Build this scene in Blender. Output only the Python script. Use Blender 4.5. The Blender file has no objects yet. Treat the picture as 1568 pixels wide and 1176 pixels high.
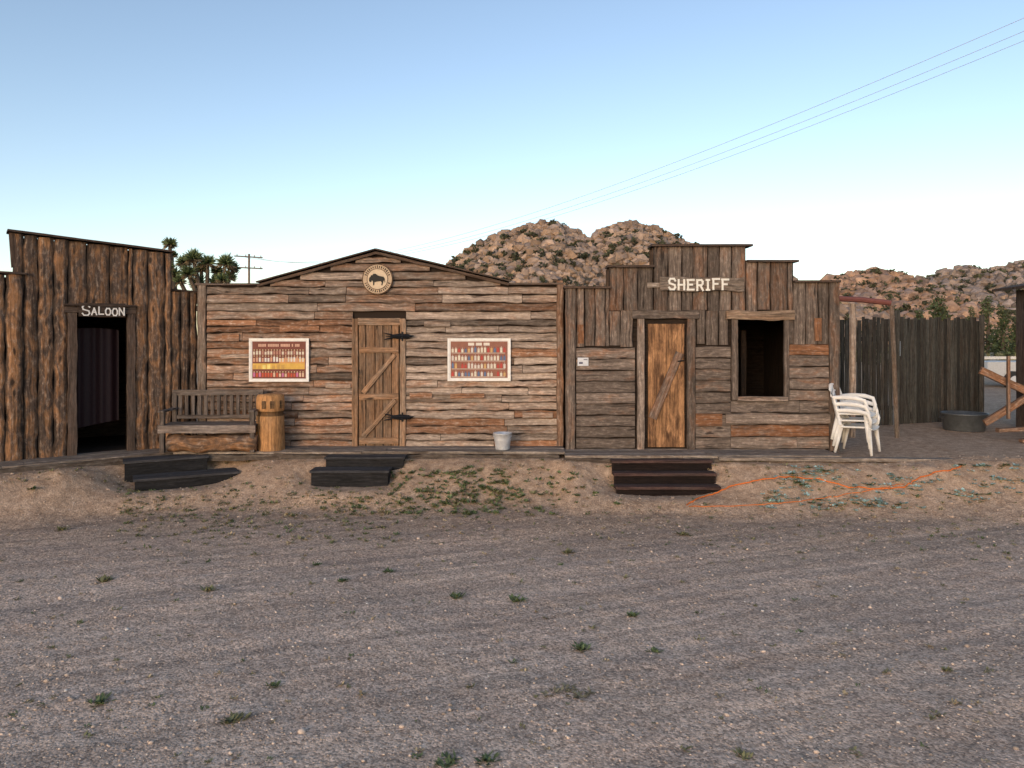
import bpy, bmesh, math, random, time
import numpy as np
from mathutils import Vector, Matrix
random.seed(7); np.random.seed(7)
R=random.random
def U(a,b): return a+(b-a)*R()
K=1132.0; CH=2.4; HV=515.0
def X(u,d): return (u-784.0)*d/K
def Z(v,d): return CH-(v-HV)*d/K
def P(u,v,d): return Vector((X(u,d),d,Z(v,d)))
scene=bpy.context.scene
# ------------------------------------------------------------------ nodes
def newmat(name):
    m=bpy.data.materials.new(name); m.use_nodes=True
    nt=m.node_tree; nt.nodes.clear()
    o=nt.nodes.new('ShaderNodeOutputMaterial'); b=nt.nodes.new('ShaderNodeBsdfPrincipled')
    nt.links.new(b.outputs[0],o.inputs[0])
    return m,nt,b
class NT:
    def __init__(s,nt): s.nt=nt
    def n(s,t,**k):
        x=s.nt.nodes.new(t)
        for a,v in k.items(): setattr(x,a,v)
        return x
    def inp(s,sock,v):
        if isinstance(v,bpy.types.NodeSocket): s.nt.links.new(v,sock)
        else: sock.default_value=v
    def math(s,op,a,b=0.5,clamp=False):
        x=s.n('ShaderNodeMath',operation=op); x.use_clamp=clamp
        s.inp(x.inputs[0],a); s.inp(x.inputs[1],b); return x.outputs[0]
    def mr(s,v,a,b,c,d):
        x=s.n('ShaderNodeMapRange'); s.inp(x.inputs[0],v)
        for i,q in enumerate((a,b,c,d)): s.inp(x.inputs[i+1],q)
        return x.outputs[0]
    def mix(s,f,a,b,mode='MIX'):
        x=s.n('ShaderNodeMix',data_type='RGBA',blend_type=mode)
        s.inp(x.inputs[0],f)
        for i,q in ((6,a),(7,b)):
            if isinstance(q,tuple): q=(q[0],q[1],q[2],1)
            s.inp(x.inputs[i],q)
        return x.outputs[2]
    def map(s,v,sc):
        x=s.n('ShaderNodeMapping'); s.inp(x.inputs[0],v); x.inputs['Scale'].default_value=sc; return x.outputs[0]
    def noise(s,v,scale=1,detail=4,rough=.55,dist=0):
        x=s.n('ShaderNodeTexNoise'); s.inp(x.inputs['Vector'],v)
        x.inputs['Scale'].default_value=scale; x.inputs['Detail'].default_value=detail
        x.inputs['Roughness'].default_value=rough; x.inputs['Distortion'].default_value=dist
        return x.outputs[0]
    def voro(s,v,scale,out='Distance',feature='F1'):
        x=s.n('ShaderNodeTexVoronoi',feature=feature); s.inp(x.inputs['Vector'],v); x.inputs['Scale'].default_value=scale
        return x.outputs[out]
    def bump(s,h,strength,dist,prev=None):
        x=s.n('ShaderNodeBump'); s.inp(x.inputs['Height'],h); x.inputs['Strength'].default_value=strength
        x.inputs['Distance'].default_value=dist
        if prev is not None: s.inp(x.inputs['Normal'],prev)
        return x.outputs[0]
def gray(T,v):
    c=T.n('ShaderNodeCombineColor'); 
    for i in range(3): T.inp(c.inputs[i],v)
    return c.outputs[0]
def wood(name,fresh,grey,dark,edge=0.0,glo=.38,ghi=1.25,kn=.13,patch=(2.2,6),amp=3.0,ks=(1.3,6),pale=None,stk=.75):
    m,nt,b=newmat(name); T=NT(nt)
    uv=T.n('ShaderNodeUVMap',uv_map='UV').outputs[0]
    at=T.n('ShaderNodeAttribute',attribute_name='Col')
    sep=T.n('ShaderNodeSeparateColor'); T.inp(sep.inputs[0],at.outputs['Color'])
    r,g,bb=sep.outputs
    wob=T.noise(T.map(uv,(3,9,1)),1,2)
    kv=T.n('ShaderNodeVectorMath',operation='ADD'); T.inp(kv.inputs[0],T.map(uv,(ks[0],ks[1],1)))
    wv=T.n('ShaderNodeCombineXYZ'); T.inp(wv.inputs[0],T.math('MULTIPLY',wob,.5)); T.inp(wv.inputs[1],T.math('MULTIPLY',wob,.5)); T.inp(kv.inputs[1],wv.outputs[0])
    kd=T.voro(kv.outputs[0],1)
    gshift=T.math('MULTIPLY',T.mr(kd,0,.45,1,0),.05)
    gv=T.n('ShaderNodeVectorMath',operation='ADD'); T.inp(gv.inputs[0],uv)
    gc=T.n('ShaderNodeCombineXYZ'); T.inp(gc.inputs[1],gshift); T.inp(gv.inputs[1],gc.outputs[0])
    gr=T.noise(T.map(gv.outputs[0],(2.2,42,1)),1,5,.66,.5)
    fine=T.noise(T.map(gv.outputs[0],(9,170,1)),1,3,.6)
    pt=T.noise(T.map(uv,(patch[0],patch[1],1)),1,5,.65,.6)
    blot=T.noise(T.map(uv,(11,22,1)),1,4,.65)
    w=T.math('ADD',T.math('MULTIPLY',T.math('SUBTRACT',pt,.5),amp),r,True)
    c=T.mix(w,fresh,grey)
    if pale: c=T.mix(T.mr(blot,.52,.68,0,.7),c,pale)
    st=T.noise(T.map(uv,(.9,16,1)),1,3,.6)
    c=T.mix(T.mr(st,.52,.72,0,stk),c,dark)
    c=T.mix(1.0,c,gray(T,T.mr(gr,.3,.7,glo,ghi)),'MULTIPLY')
    c=T.mix(1.0,c,gray(T,T.mr(fine,.3,.7,.7,1.22)),'MULTIPLY')
    c=T.mix(1.0,c,gray(T,T.mr(blot,.3,.7,.72,1.2)),'MULTIPLY')
    c=T.mix(T.mr(kd,kn*.5,kn,.9,0),c,(dark[0]*.7,dark[1]*.7,dark[2]*.7))
    if edge>0:
        e=T.math('MULTIPLY',T.math('ABSOLUTE',T.math('SUBTRACT',bb,.5)),2)
        e=T.math('ADD',e,T.math('MULTIPLY',T.math('SUBTRACT',pt,.5),1.0))
        c=T.mix(T.mr(e,.6,1.0,0,edge),c,dark)
    c=T.mix(1.0,c,gray(T,T.math('ADD',T.math('MULTIPLY',g,1.6),.2)),'MULTIPLY')
    T.inp(b.inputs['Base Color'],c); b.inputs['Roughness'].default_value=.88
    b.inputs['Specular IOR Level'].default_value=.2
    h=T.math('ADD',T.math('ADD',gr,T.math('MULTIPLY',fine,.4)),T.math('MULTIPLY',blot,.6))
    T.inp(b.inputs['Normal'],T.bump(h,.8,.009))
    return m
def attr(name,rough=.8,nscale=8,nlo=.8,nhi=1.15,bump=0,bd=.01,metal=0,bs=None):
    m,nt,b=newmat(name); T=NT(nt)
    at=T.n('ShaderNodeAttribute',attribute_name='Col').outputs['Color']
    co=T.n('ShaderNodeTexCoord').outputs['Object']
    n=T.noise(co,nscale,5,.6)
    c=T.mix(1.0,at,gray(T,T.mr(n,.3,.7,nlo,nhi)),'MULTIPLY')
    T.inp(b.inputs['Base Color'],c); b.inputs['Roughness'].default_value=rough; b.inputs['Metallic'].default_value=metal
    b.inputs['Specular IOR Level'].default_value=.3
    if bump: T.inp(b.inputs['Normal'],T.bump(T.noise(co,bs or nscale*2,5,.65),bump,bd))
    return m
# ------------------------------------------------------------------ mesh accumulation
class MB:
    def __init__(s): s.v=[]; s.fs=[]; s.uv=[]; s.c=[]; s.m=[]
    def add(s,pts):
        i=len(s.v); s.v.extend([tuple(p) for p in pts]); return i
    def face(s,idx,uvs,cols,mi=0):
        s.fs.append(idx); s.uv.extend(uvs); s.c.extend(cols); s.m.append(mi)
    def poly(s,pts,col=(.5,.5,.5),mi=0,uvs=None):
        i=s.add(pts); n=len(pts)
        s.face(list(range(i,i+n)),uvs or [(0,0)]*n,[col]*n,mi)
    def build(s,name,mats,parent=None,smooth=False):
        me=bpy.data.meshes.new(name); me.from_pydata(s.v,[],s.fs)
        uvl=me.uv_layers.new(name='UV'); uvl.data.foreach_set('uv',np.array(s.uv,dtype=np.float32).ravel())
        ca=me.color_attributes.new('Col','FLOAT_COLOR','CORNER')
        a=np.ones((len(s.c),4),dtype=np.float32); a[:,:3]=np.array(s.c); ca.data.foreach_set('color',a.ravel())
        for m in mats: me.materials.append(m)
        me.polygons.foreach_set('material_index',np.array(s.m,dtype=np.int32))
        if smooth: me.polygons.foreach_set('use_smooth',np.ones(len(s.fs),dtype=bool))
        me.update()
        ob=bpy.data.objects.new(name,me); scene.collection.objects.link(ob)
        if parent: ob.parent=parent
        return ob
def empty(name):
    e=bpy.data.objects.new(name,None); scene.collection.objects.link(e); e.empty_display_size=.3; return e
VX=Vector((1,0,0)); VY=Vector((0,1,0)); VZ=Vector((0,0,1)); NF=Vector((0,-1,0))
def wob():
    a=[(U(.7,1.3),U(0,6.3),.55),(U(.28,.45),U(0,6.3),.3),(U(.11,.17),U(0,6.3),.15)]
    return lambda s: sum(k*math.sin(6.283*s/l+p) for l,p,k in a)
def board(mb,o,A,B,N,L,W,t,w=.5,b=.5,jit=0,tilt=0,ch=.004,bulge=0,step=.09,mi=0):
    n=max(1,int(L/step)) if (jit>0) else 1
    uo,vo=U(0,60),U(0,60); wl,wr=wob(),wob(); wh=wob()
    ch=min(ch,t*.4,W*.3)
    if bulge: fx=[0,0,ch,W*.3,W*.7,W-ch,W,W]; fh=[0,t-ch,t,t+bulge,t+bulge,t,t-ch,0]
    else: fx=[0,0,ch,W-ch,W,W]; fh=[0,t-ch,t,t,t-ch,0]
    m=len(fx); base=len(mb.v)
    for i in range(n+1):
        s=L*i/n; jl=jit*wl(s); jr=jit*wr(s); jh=jit*.3*wh(s)
        for x,h in zip(fx,fh):
            xx=x+jl*(1-x/W)+jr*(x/W); hh=h+(tilt*(1-x/W))+(jh if h>0 else 0)
            mb.v.append(tuple(o+A*s+B*xx+N*hh))
    acc=[0]
    for k in range(1,m): acc.append(acc[-1]+math.hypot(fx[k]-fx[k-1],fh[k]-fh[k-1]))
    for i in range(n):
        s0,s1=L*i/n+uo,L*(i+1)/n+uo
        for k in range(m-1):
            a=base+i*m+k; q=[a,a+1,a+m+1,a+m]
            x0,x1=fx[k]/W,fx[k+1]/W
            mb.face(q,[(s0,acc[k]+vo),(s0,acc[k+1]+vo),(s1,acc[k+1]+vo),(s1,acc[k]+vo)],
                    [(w,b,x0),(w,b,x1),(w,b,x1),(w,b,x0)],mi)
    e0=list(range(base,base+m)); e1=list(range(base+n*m,base+n*m+m))
    mb.face(e0,[(uo,vo+x) for x in fx],[(w,b*.7,.5)]*m,mi); mb.face(e1[::-1],[(uo,vo+x) for x in fx],[(w,b*.7,.5)]*m,mi)
def plank(mb,p0,p1,W,t,N=NF,**k):
    A=(p1-p0); L=A.length; A.normalize(); B=N.cross(A).normalized()*-1
    board(mb,p0-B*W/2,A,B,N,L,W,t,**k)
def cbox(mb,o,A,B,N,L,W,t,col,mi=0):
    p=[o,o+A*L,o+A*L+B*W,o+B*W]; q=[x+N*t for x in p]
    i=mb.add(p+q)
    for f in ([0,1,2,3],[4,5,6,7],[0,1,5,4],[1,2,6,5],[2,3,7,6],[3,0,4,7]):
        mb.face([i+j for j in f],[(0,0)]*4,[col]*4,mi)
def tube(mb,pts,rad,n=8,col=(.5,.5,.5),flat=1.0,mi=0,ref=VZ,cap=True):
    pts=[Vector(p) for p in pts]; base=len(mb.v); uo=U(0,50)
    Ls=[0]
    for i in range(1,len(pts)): Ls.append(Ls[-1]+(pts[i]-pts[i-1]).length)
    for i,p in enumerate(pts):
        t=(pts[min(i+1,len(pts)-1)]-pts[max(i-1,0)]).normalized()
        r=ref if abs(t.dot(ref))<.95 else VX
        a=t.cross(r).normalized(); b=t.cross(a).normalized()
        rr=rad[i] if hasattr(rad,'__len__') else rad
        for k in range(n):
            th=6.28318*k/n
            mb.v.append(tuple(p+a*math.cos(th)*rr+b*math.sin(th)*rr*flat))
    for i in range(len(pts)-1):
        for k in range(n):
            k2=(k+1)%n
            mb.face([base+i*n+k,base+i*n+k2,base+(i+1)*n+k2,base+(i+1)*n+k],
              [(Ls[i]+uo,k*.03),(Ls[i]+uo,k*.03+.03),(Ls[i+1]+uo,k*.03+.03),(Ls[i+1]+uo,k*.03)],[col]*4,mi)
    if cap:
        for off in (0,(len(pts)-1)*n):
            mb.face([base+off+k for k in range(n)],[(uo,k*.03) for k in range(n)],[col]*n,mi)
def lathe(mb,c,prof,n=28,cols=None,mi=0,sx=1,sy=1,wobr=0):
    base=len(mb.v); ph=U(0,6); uo=U(0,40)
    for j,(r,z) in enumerate(prof):
        for k in range(n):
            th=6.28318*k/n; rr=r*(1+wobr*(math.sin(3*th+ph)+.6*math.sin(7*th+2*ph+z*2)))
            mb.v.append((c[0]+rr*sx*math.cos(th),c[1]+rr*sy*math.sin(th),c[2]+z))
    for j in range(len(prof)-1):
        for k in range(n):
            k2=(k+1)%n; cc=cols[j] if cols else (.5,.5,.5)
            mb.face([base+j*n+k,base+j*n+k2,base+(j+1)*n+k2,base+(j+1)*n+k],
             [(prof[j][1]+uo,k*.05),(prof[j][1]+uo,k*.05+.05),(prof[j+1][1]+uo,k*.05+.05),(prof[j+1][1]+uo,k*.05)],[cc]*4,mi)
# ------------------------------------------------------------------ noise (numpy)
def vn(x,y,seed=0):
    x=np.asarray(x,float); y=np.asarray(y,float)
    xi=np.floor(x); yi=np.floor(y); fx=x-xi; fy=y-yi
    fx=fx*fx*(3-2*fx); fy=fy*fy*(3-2*fy)
    def h(a,b): 
        q=np.sin(a*127.1+b*311.7+seed*74.7)*43758.5453; return q-np.floor(q)
    return (h(xi,yi)*(1-fx)+h(xi+1,yi)*fx)*(1-fy)+(h(xi,yi+1)*(1-fx)+h(xi+1,yi+1)*fx)*fy
def fbm(x,y,seed=0,o=4):
    s=0;a=.5
    for i in range(o): s=s+a*(vn(x*2**i,y*2**i,seed+i)-.5); a*=.5
    return s
# ------------------------------------------------------------------ terrain
DX=[-12,-6.97,-4.9,-4.0,.6,.9,6.7,9,14]; DY=[6.7,10.07,11.35,11.4,11.4,11.1,11.05,10.9,10.5]
def deck_y(x): return np.interp(x,DX,DY)
def mound(x,y):
    yd=deck_y(x)-.02; w=np.interp(x,[-8,-4,2.5,4.5,7,12],[1.3,1.65,1.5,1.6,2.0,2.8])
    w=w*(1+.8*fbm(x*.9,x*0+3.3,5))
    t=np.clip((y-(yd-w))/w,0,1); s=t*t*(3-2*t)
    return .55*s+.45*s*s
def H(x,y):
    x=np.asarray(x,float); y=np.asarray(y,float)
    s=mound(x,y)
    far=np.clip((y-11.6)/1.5,0,1)
    z=s*(.52+.08*np.clip((x-5.5)/1.5,0,1))
    z=z+(s*(1-far))*(.18*fbm(x*1.6,y*1.6,11)+.07*fbm(x*6,y*6,12))*np.clip((deck_y(x)-y)*4+.25,0,1)
    # trodden level spots the steps stand on
    a=(x+4.92)*.88+(y-10.78)*.47; b=-(x+4.92)*.47+(y-10.78)*.88
    for m,zt in ((np.exp(-(a/.95)**4-(b/.50)**4),.19),(np.exp(-((x+2.35)/.78)**4-((y-10.75)/.38)**4),.20),(np.exp(-((x-2.12)/.92)**4-((y-10.5)/.45)**4),.13)):
        z=z*(1-m)+(zt+.02*fbm(x*5,y*5,61))*m
    q=-.355*x+.935*y; p=.935*x+.355*y
    near=1-s
    z=z+near*(.05*fbm(x*.5,y*.5,21)+.040*fbm(q*2.6,p*.22,31)+.016*fbm(x*7,y*7,41))
    z=z+.01*fbm(x*14,y*14,51)*(np.abs(x)<15)
    return z
def geo(a,b,n): return list(np.geomspace(a,b,n))
xs=np.array([-v for v in geo(9.5,4000,40)[::-1]]+list(np.arange(-9.4,9.45,.045))+geo(9.5,4000,40))
ys=np.array([-v for v in geo(1,300,14)[::-1]]+list(np.arange(0,3.4,.4))+list(np.arange(3.5,11.8,.035))+list(np.arange(11.9,20,.25))+geo(20.3,6000,50))
gx,gy=np.meshgrid(xs,ys); gz=H(gx,gy)
nx,ny=len(xs),len(ys)
def np_mesh(name,V,F,col,mats,smooth=False,parent=None):
    me=bpy.data.meshes.new(name); k=F.shape[1]
    me.vertices.add(len(V)); me.vertices.foreach_set('co',V.astype(np.float32).ravel())
    me.loops.add(F.size); me.loops.foreach_set('vertex_index',F.astype(np.int32).ravel())
    me.polygons.add(len(F)); me.polygons.foreach_set('loop_start',np.arange(0,F.size,k,dtype=np.int32))
    ca=me.color_attributes.new('Col','FLOAT_COLOR','POINT')
    a=np.ones((len(V),4),dtype=np.float32); a[:,:3]=col; ca.data.foreach_set('color',a.ravel())
    for m in mats: me.materials.append(m)
    me.polygons.foreach_set('use_smooth',np.full(len(F),smooth)); me.update(calc_edges=True)
    ob=bpy.data.objects.new(name,me); scene.collection.objects.link(ob)
    if parent: ob.parent=parent
    return ob
V=np.stack([gx.ravel(),gy.ravel(),gz.ravel()],1)
ii=(np.arange(ny-1)[:,None]*nx+np.arange(nx-1)[None,:]).ravel()
F=np.stack([ii,ii+1,ii+nx+1,ii+nx],1)
gap=deck_y(gx.ravel())-gy.ravel()
soft=np.clip(1-gap/1.9,0,1); soft=soft*soft*(3-2*soft)
near_m=np.clip(1-(gap-1.0)/3.0,0,1)**1.3
colr=np.stack([np.maximum(soft,near_m*.85),soft,np.clip((gy.ravel()-25)/60,0,1)],1)
def ground_mat():
    m,nt,b=newmat('desert_gravel'); T=NT(nt)
    co=T.n('ShaderNodeTexCoord').outputs['Object']
    at=T.n('ShaderNodeAttribute',attribute_name='Col'); sep=T.n('ShaderNodeSeparateColor'); T.inp(sep.inputs[0],at.outputs['Color'])
    n1=T.noise(co,.9,5,.6); n2=T.noise(co,9,5,.65); n3=T.noise(co,45,4,.7)
    rot=T.n('ShaderNodeMapping'); T.inp(rot.inputs[0],co); rot.inputs['Rotation'].default_value=(0,0,math.radians(-21)); 
    tr=T.noise(T.map(rot.outputs[0],(.28,4.0,1)),1,4,.6,.4)
    tr2=T.noise(T.map(rot.outputs[0],(.5,13,1)),1,3,.6,.3)
    c=T.mix(T.mr(n1,.35,.65,0,1),(.50,.365,.278),(.60,.45,.345))
    m1=T.math('ADD',sep.outputs[0],T.math('MULTIPLY',T.math('SUBTRACT',n1,.5),1.1),True)
    c=T.mix(m1,c,T.mix(T.mr(n2,.3,.7,0,1),(.325,.212,.138),(.44,.318,.225)))
    flat=T.mr(sep.outputs[1],0,.6,1,0)
    c=T.mix(flat,c,T.mix(1.0,c,gray(T,T.mr(tr,.35,.65,.80,1.12)),'MULTIPLY'))
    c=T.mix(flat,c,T.mix(1.0,c,gray(T,T.mr(tr2,.35,.65,.88,1.08)),'MULTIPLY'))
    c=T.mix(1.0,c,gray(T,T.mr(n2,.3,.7,.8,1.15)),'MULTIPLY')
    gm=T.mr(sep.outputs[1],0,.8,1,.35)
    vc=T.n('ShaderNodeTexVoronoi'); T.inp(vc.inputs['Vector'],co); vc.inputs['Scale'].default_value=62
    vs=T.n('ShaderNodeSeparateColor'); T.inp(vs.inputs[0],vc.outputs['Color'])
    sp=T.mr(vs.outputs[0],0,1,.56,1.44)
    c=T.mix(gm,c,T.mix(1.0,c,gray(T,sp),'MULTIPLY'))
    lt=T.math('MULTIPLY',T.mr(vs.outputs[1],.93,.97,0,1),T.mr(vc.outputs['Distance'],.25,.45,1,0))
    c=T.mix(T.math('MULTIPLY',lt,.45),c,(.70,.61,.52))
    c=T.mix(1.0,c,gray(T,T.mr(n3,.3,.7,.72,1.25)),'MULTIPLY')
    c=T.mix(T.math('MULTIPLY',sep.outputs[2],.6),c,(.42,.34,.20))
    T.inp(b.inputs['Base Color'],c); b.inputs['Roughness'].default_value=.95; b.inputs['Specular IOR Level'].default_value=.15
    n=T.bump(n2,.5,.03); n=T.bump(T.math('ADD',n3,T.math('MULTIPLY',T.mr(vc.outputs['Distance'],0,.6,1,0),.8)),.6,.008,n)
    T.inp(b.inputs['Normal'],n)
    return m
np_mesh('ground',V,F,colr,[ground_mat()],smooth=True)
def Hs(x,y): return float(H(np.array([x]),np.array([y]))[0])
# ------------------------------------------------------------------ scatter
def ico(sub):
    bm=bmesh.new(); bmesh.ops.create_icosphere(bm,subdivisions=sub,radius=1)
    v=np.array([x.co[:] for x in bm.verts]); f=np.array([[q.index for q in p.verts] for p in bm.faces]); bm.free(); return v,f
def rocks(sub,k,amp):
    v,f=ico(sub); out=[]
    for i in range(k):
        d=np.random.randn(3,3); r=1+amp*sum(np.sin(v@d[j]*1.7+j*2)*.5 for j in range(3))+np.random.randn(len(v))*amp*.25
        w=v*r[:,None]
        for j in range(5):
            nrm=np.random.randn(3); nrm/=np.linalg.norm(nrm); dd=w@nrm; over=np.maximum(dd-.66,0); w=w-over[:,None]*nrm[None]*.9
        out.append(w)
    return out,f
def scatter(name,tmpl,f,pos,scl,cols,mats,smooth=False,parent=None):
    n=len(pos); nv=len(tmpl[0]); tm=np.stack(tmpl)[np.random.randint(len(tmpl),size=n)]
    a=np.random.rand(n)*6.283; b=np.random.rand(n)*6.283
    ca,sa,cb,sb=np.cos(a),np.sin(a),np.cos(b),np.sin(b)
    x,y,z=tm[...,0],tm[...,1],tm[...,2]
    y2=y*cb[:,None]-z*sb[:,None]; z2=y*sb[:,None]+z*cb[:,None]
    x=x*scl[:,0:1]; y2=y2*scl[:,1:2]; z2=z2*scl[:,2:3]
    xx=x*ca[:,None]-y2*sa[:,None]+pos[:,0:1]; yy=x*sa[:,None]+y2*ca[:,None]+pos[:,1:2]; zz=z2+pos[:,2:3]
    V=np.stack([xx,yy,zz],2).reshape(-1,3); F=(f[None]+(np.arange(n)*nv)[:,None,None]).reshape(-1,3)
    return np_mesh(name,V,F,np.repeat(cols,nv,0),mats,smooth,parent)
m_stone=attr('stone',.9,30,.8,1.15)
n=13000
d=3.7+7.6*np.random.rand(n)**1.15; uu=np.random.rand(n)*1750-90; px=(uu-784)*d/K
pz=H(px,d); sz=np.exp(np.random.randn(n)*.45)*.0054
cb=np.array([[.52,.41,.33]])*(.5+.75*np.random.rand(n,1)); wh=np.random.rand(n)<.04; cb[wh]=np.array([.68,.62,.55])
tm,tf=rocks(1,8,.18)
scatter('gravel',tm,tf,np.stack([px,d,pz+sz*.2],1),np.stack([sz*1.2,sz,sz*.7],1),cb,[m_stone],True)
n=160; d=9.6+1.7*np.random.rand(n); uu=np.random.rand(n)*1568; px=(uu-784)*d/K; sz=np.exp(np.random.randn(n)*.4)*.016
scatter('field_stones',tm,tf,np.stack([px,d,H(px,d)],1),np.stack([sz*1.3,sz,sz*.7],1),np.array([[.40,.30,.23]])*(.6+.6*np.random.rand(n,1)),[m_stone])
# ------------------------------------------------------------------ hills
m_rock=attr('granite',.9,.6,.62,1.25,.6,.4,bs=1.6)
m_hill=attr('hill_soil',.95,.2,.6,1.2)
m_leaf=attr('leaf',.7,3,.7,1.2)
rt1,rf1=rocks(1,12,.22)
def leafcloud(name,C,Rr,nper,cols,mats,parent,lsz=.35,zs=.75):
    """many small leaf faces spread through ellipsoids"""
    k=len(C); q=np.random.randn(k,nper,3); q/=np.linalg.norm(q,axis=2,keepdims=True)
    rad=(.45+.6*np.random.rand(k,nper,1))*Rr[:,None,None]
    c=C[:,None,:]+q*rad*np.array([1,1,zs])
    a=(np.random.rand(k,nper,3)*2-1)*(Rr*lsz)[:,None,None]; b=(np.random.rand(k,nper,3)*2-1)*(Rr*lsz)[:,None,None]
    V=np.stack([c-a,c+b,c+a,c-b],2).reshape(-1,3); F=np.arange(len(V)).reshape(-1,4)
    g=(.5+.8*np.random.rand(k,nper,1))*(1+.35*q[...,2:3]); cc=np.repeat((cols[:,None,:]*g).reshape(-1,3),4,0)
    return np_mesh(name,V,F,cc,mats,False,parent)
def hill(name,d,prof,depth,nb,r0,seed,tone,bush=.25,bs=1.0):
    e=empty(name)
    pu=[X(p[0],d) for p in prof]; pz=[Z(p[1]+2.5,d) for p in prof]
    def hh(x,y):
        t=(y-d)/depth
        s=np.clip(1-np.abs(t),0,1)**.85
        r=(np.interp(x,pu,pz)-.4)
        return .4+r*s*(1+.5*fbm(x/(depth*.2),y/(depth*.2),seed+3)*(1-s)*2)-.6*(s<=0)
    xs=np.linspace(pu[0]-3,pu[-1]+3,150); ys=np.linspace(d-depth,d+depth,60); gx,gy=np.meshgrid(xs,ys); gz=hh(gx,gy)
    V=np.stack([gx.ravel(),gy.ravel(),gz.ravel()],1); nx=150; ny=60
    ii=(np.arange(ny-1)[:,None]*nx+np.arange(nx-1)[None,:]).ravel()
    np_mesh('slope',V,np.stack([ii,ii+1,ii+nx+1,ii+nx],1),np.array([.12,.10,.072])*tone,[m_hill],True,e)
    k=nb; bx=pu[0]+(pu[-1]-pu[0])*np.random.rand(k); by=d-depth*.98+depth*1.08*np.random.rand(k)
    bz=hh(bx,by); sz=r0*np.exp(np.random.randn(k)*.5); sz=np.minimum(sz,r0*2.8)
    keep=(bz>1.0); bx,by,bz,sz=bx[keep],by[keep],bz[keep],sz[keep]; k=len(bx)
    cols=np.array([[.385,.282,.215]])*(.5+.65*np.random.rand(k,1))+np.random.randn(k,1)*np.array([[.012,0,-.012]])
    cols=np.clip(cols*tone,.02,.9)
    scl=np.stack([sz*(.8+.7*np.random.rand(k)),sz*(.8+.5*np.random.rand(k)),sz*(.6+.6*np.random.rand(k))],1)
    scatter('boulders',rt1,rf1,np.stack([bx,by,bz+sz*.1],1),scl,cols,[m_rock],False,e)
    k=int(nb*bush); x=pu[0]+(pu[-1]-pu[0])*np.random.rand(k); y=d-depth*.98*np.random.rand(k); z=hh(x,y)
    kk=(z>1)&(fbm(x/9,y/9,seed+9)>-.08); x,y,z=x[kk],y[kk],z[kk]; r=r0*bs*(.6+.9*np.random.rand(len(x)))
    leafcloud('scrub',np.stack([x,y-r*.8,z+r*.55],1),r,34,np.repeat(np.array([[.056,.060,.032]]),len(x),0),[m_leaf],e)
    return e
hill('boulder_hill',150,[(560,505),(620,470),(670,420),(690,401),(720,382),(760,361),(790,350),(820,341),(850,339),(872,350),(903,364),(918,352),(940,343),(962,339),(990,345),(1020,355),(1045,367),(1100,392),(1160,405),(1230,440),(1290,480),(1330,505)],48,14000,.50,3,np.array([1,1,1]),.10,1.3)
hill('boulder_hill',215,[(1180,480),(1230,450),(1275,427),(1300,421),(1330,415),(1350,414),(1375,421),(1400,431),(1430,446),(1470,465),(1520,500)],55,6000,.75,13,np.array([1.05,.95,.90]),.09,1.2)
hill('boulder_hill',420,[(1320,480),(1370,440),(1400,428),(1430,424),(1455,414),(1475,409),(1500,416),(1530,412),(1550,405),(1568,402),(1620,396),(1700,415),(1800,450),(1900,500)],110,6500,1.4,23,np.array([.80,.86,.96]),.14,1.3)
# ------------------------------------------------------------------ wood materials
w_mid=wood('weathered_siding',(.38,.19,.105),(.39,.305,.245),(.075,.05,.037),edge=.6,pale=(.47,.385,.32))
w_mid2=wood('door_boards',(.34,.19,.105),(.27,.195,.14),(.06,.04,.028))
w_sal=wood('bark_slab',(.36,.185,.09),(.125,.088,.069),(.036,.026,.020),edge=.95,patch=(2.8,9),amp=5.5,kn=.24,ks=(3.0,9),pale=(.35,.265,.20))
w_she=wood('aged_planks',(.29,.135,.068),(.185,.145,.12),(.042,.032,.027),edge=.4,pale=(.27,.22,.185))
w_ply=wood('stained_door',(.42,.225,.11),(.20,.105,.055),(.065,.032,.018),patch=(2.2,6),kn=.26,ks=(2.2,5),glo=.22,amp=6)
w_dark=wood('dark_trim',(.11,.07,.05),(.085,.065,.054),(.025,.019,.016))
w_deck=wood('deck_boards',(.20,.145,.11),(.30,.25,.21),(.06,.048,.04),pale=(.36,.31,.27))
w_black=wood('black_paint_wood',(.042,.040,.042),(.034,.034,.038),(.012,.012,.012),kn=.05)
w_maroon=wood('maroon_paint_wood',(.056,.032,.028),(.046,.032,.029),(.018,.01,.01),kn=.05)
w_bench=wood('bench_wood',(.12,.085,.066),(.15,.125,.11),(.04,.03,.025))
w_log=wood('peeled_log',(.50,.26,.11),(.42,.25,.13),(.15,.065,.028),kn=.12,stk=.5,glo=.5)
w_fence=wood('fence_pickets',(.06,.050,.042),(.066,.066,.060),(.018,.018,.017))
m_paint=attr('painted_parts',.6,20,.85,1.08)
m_white=attr('white_plastic',.35,3,.85,1.05)
m_iron=attr('black_iron',.45,20,.8,1.2,metal=.3)
m_galv=attr('galvanised',.4,12,.75,1.15,metal=.35)
DZ=.62
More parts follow.
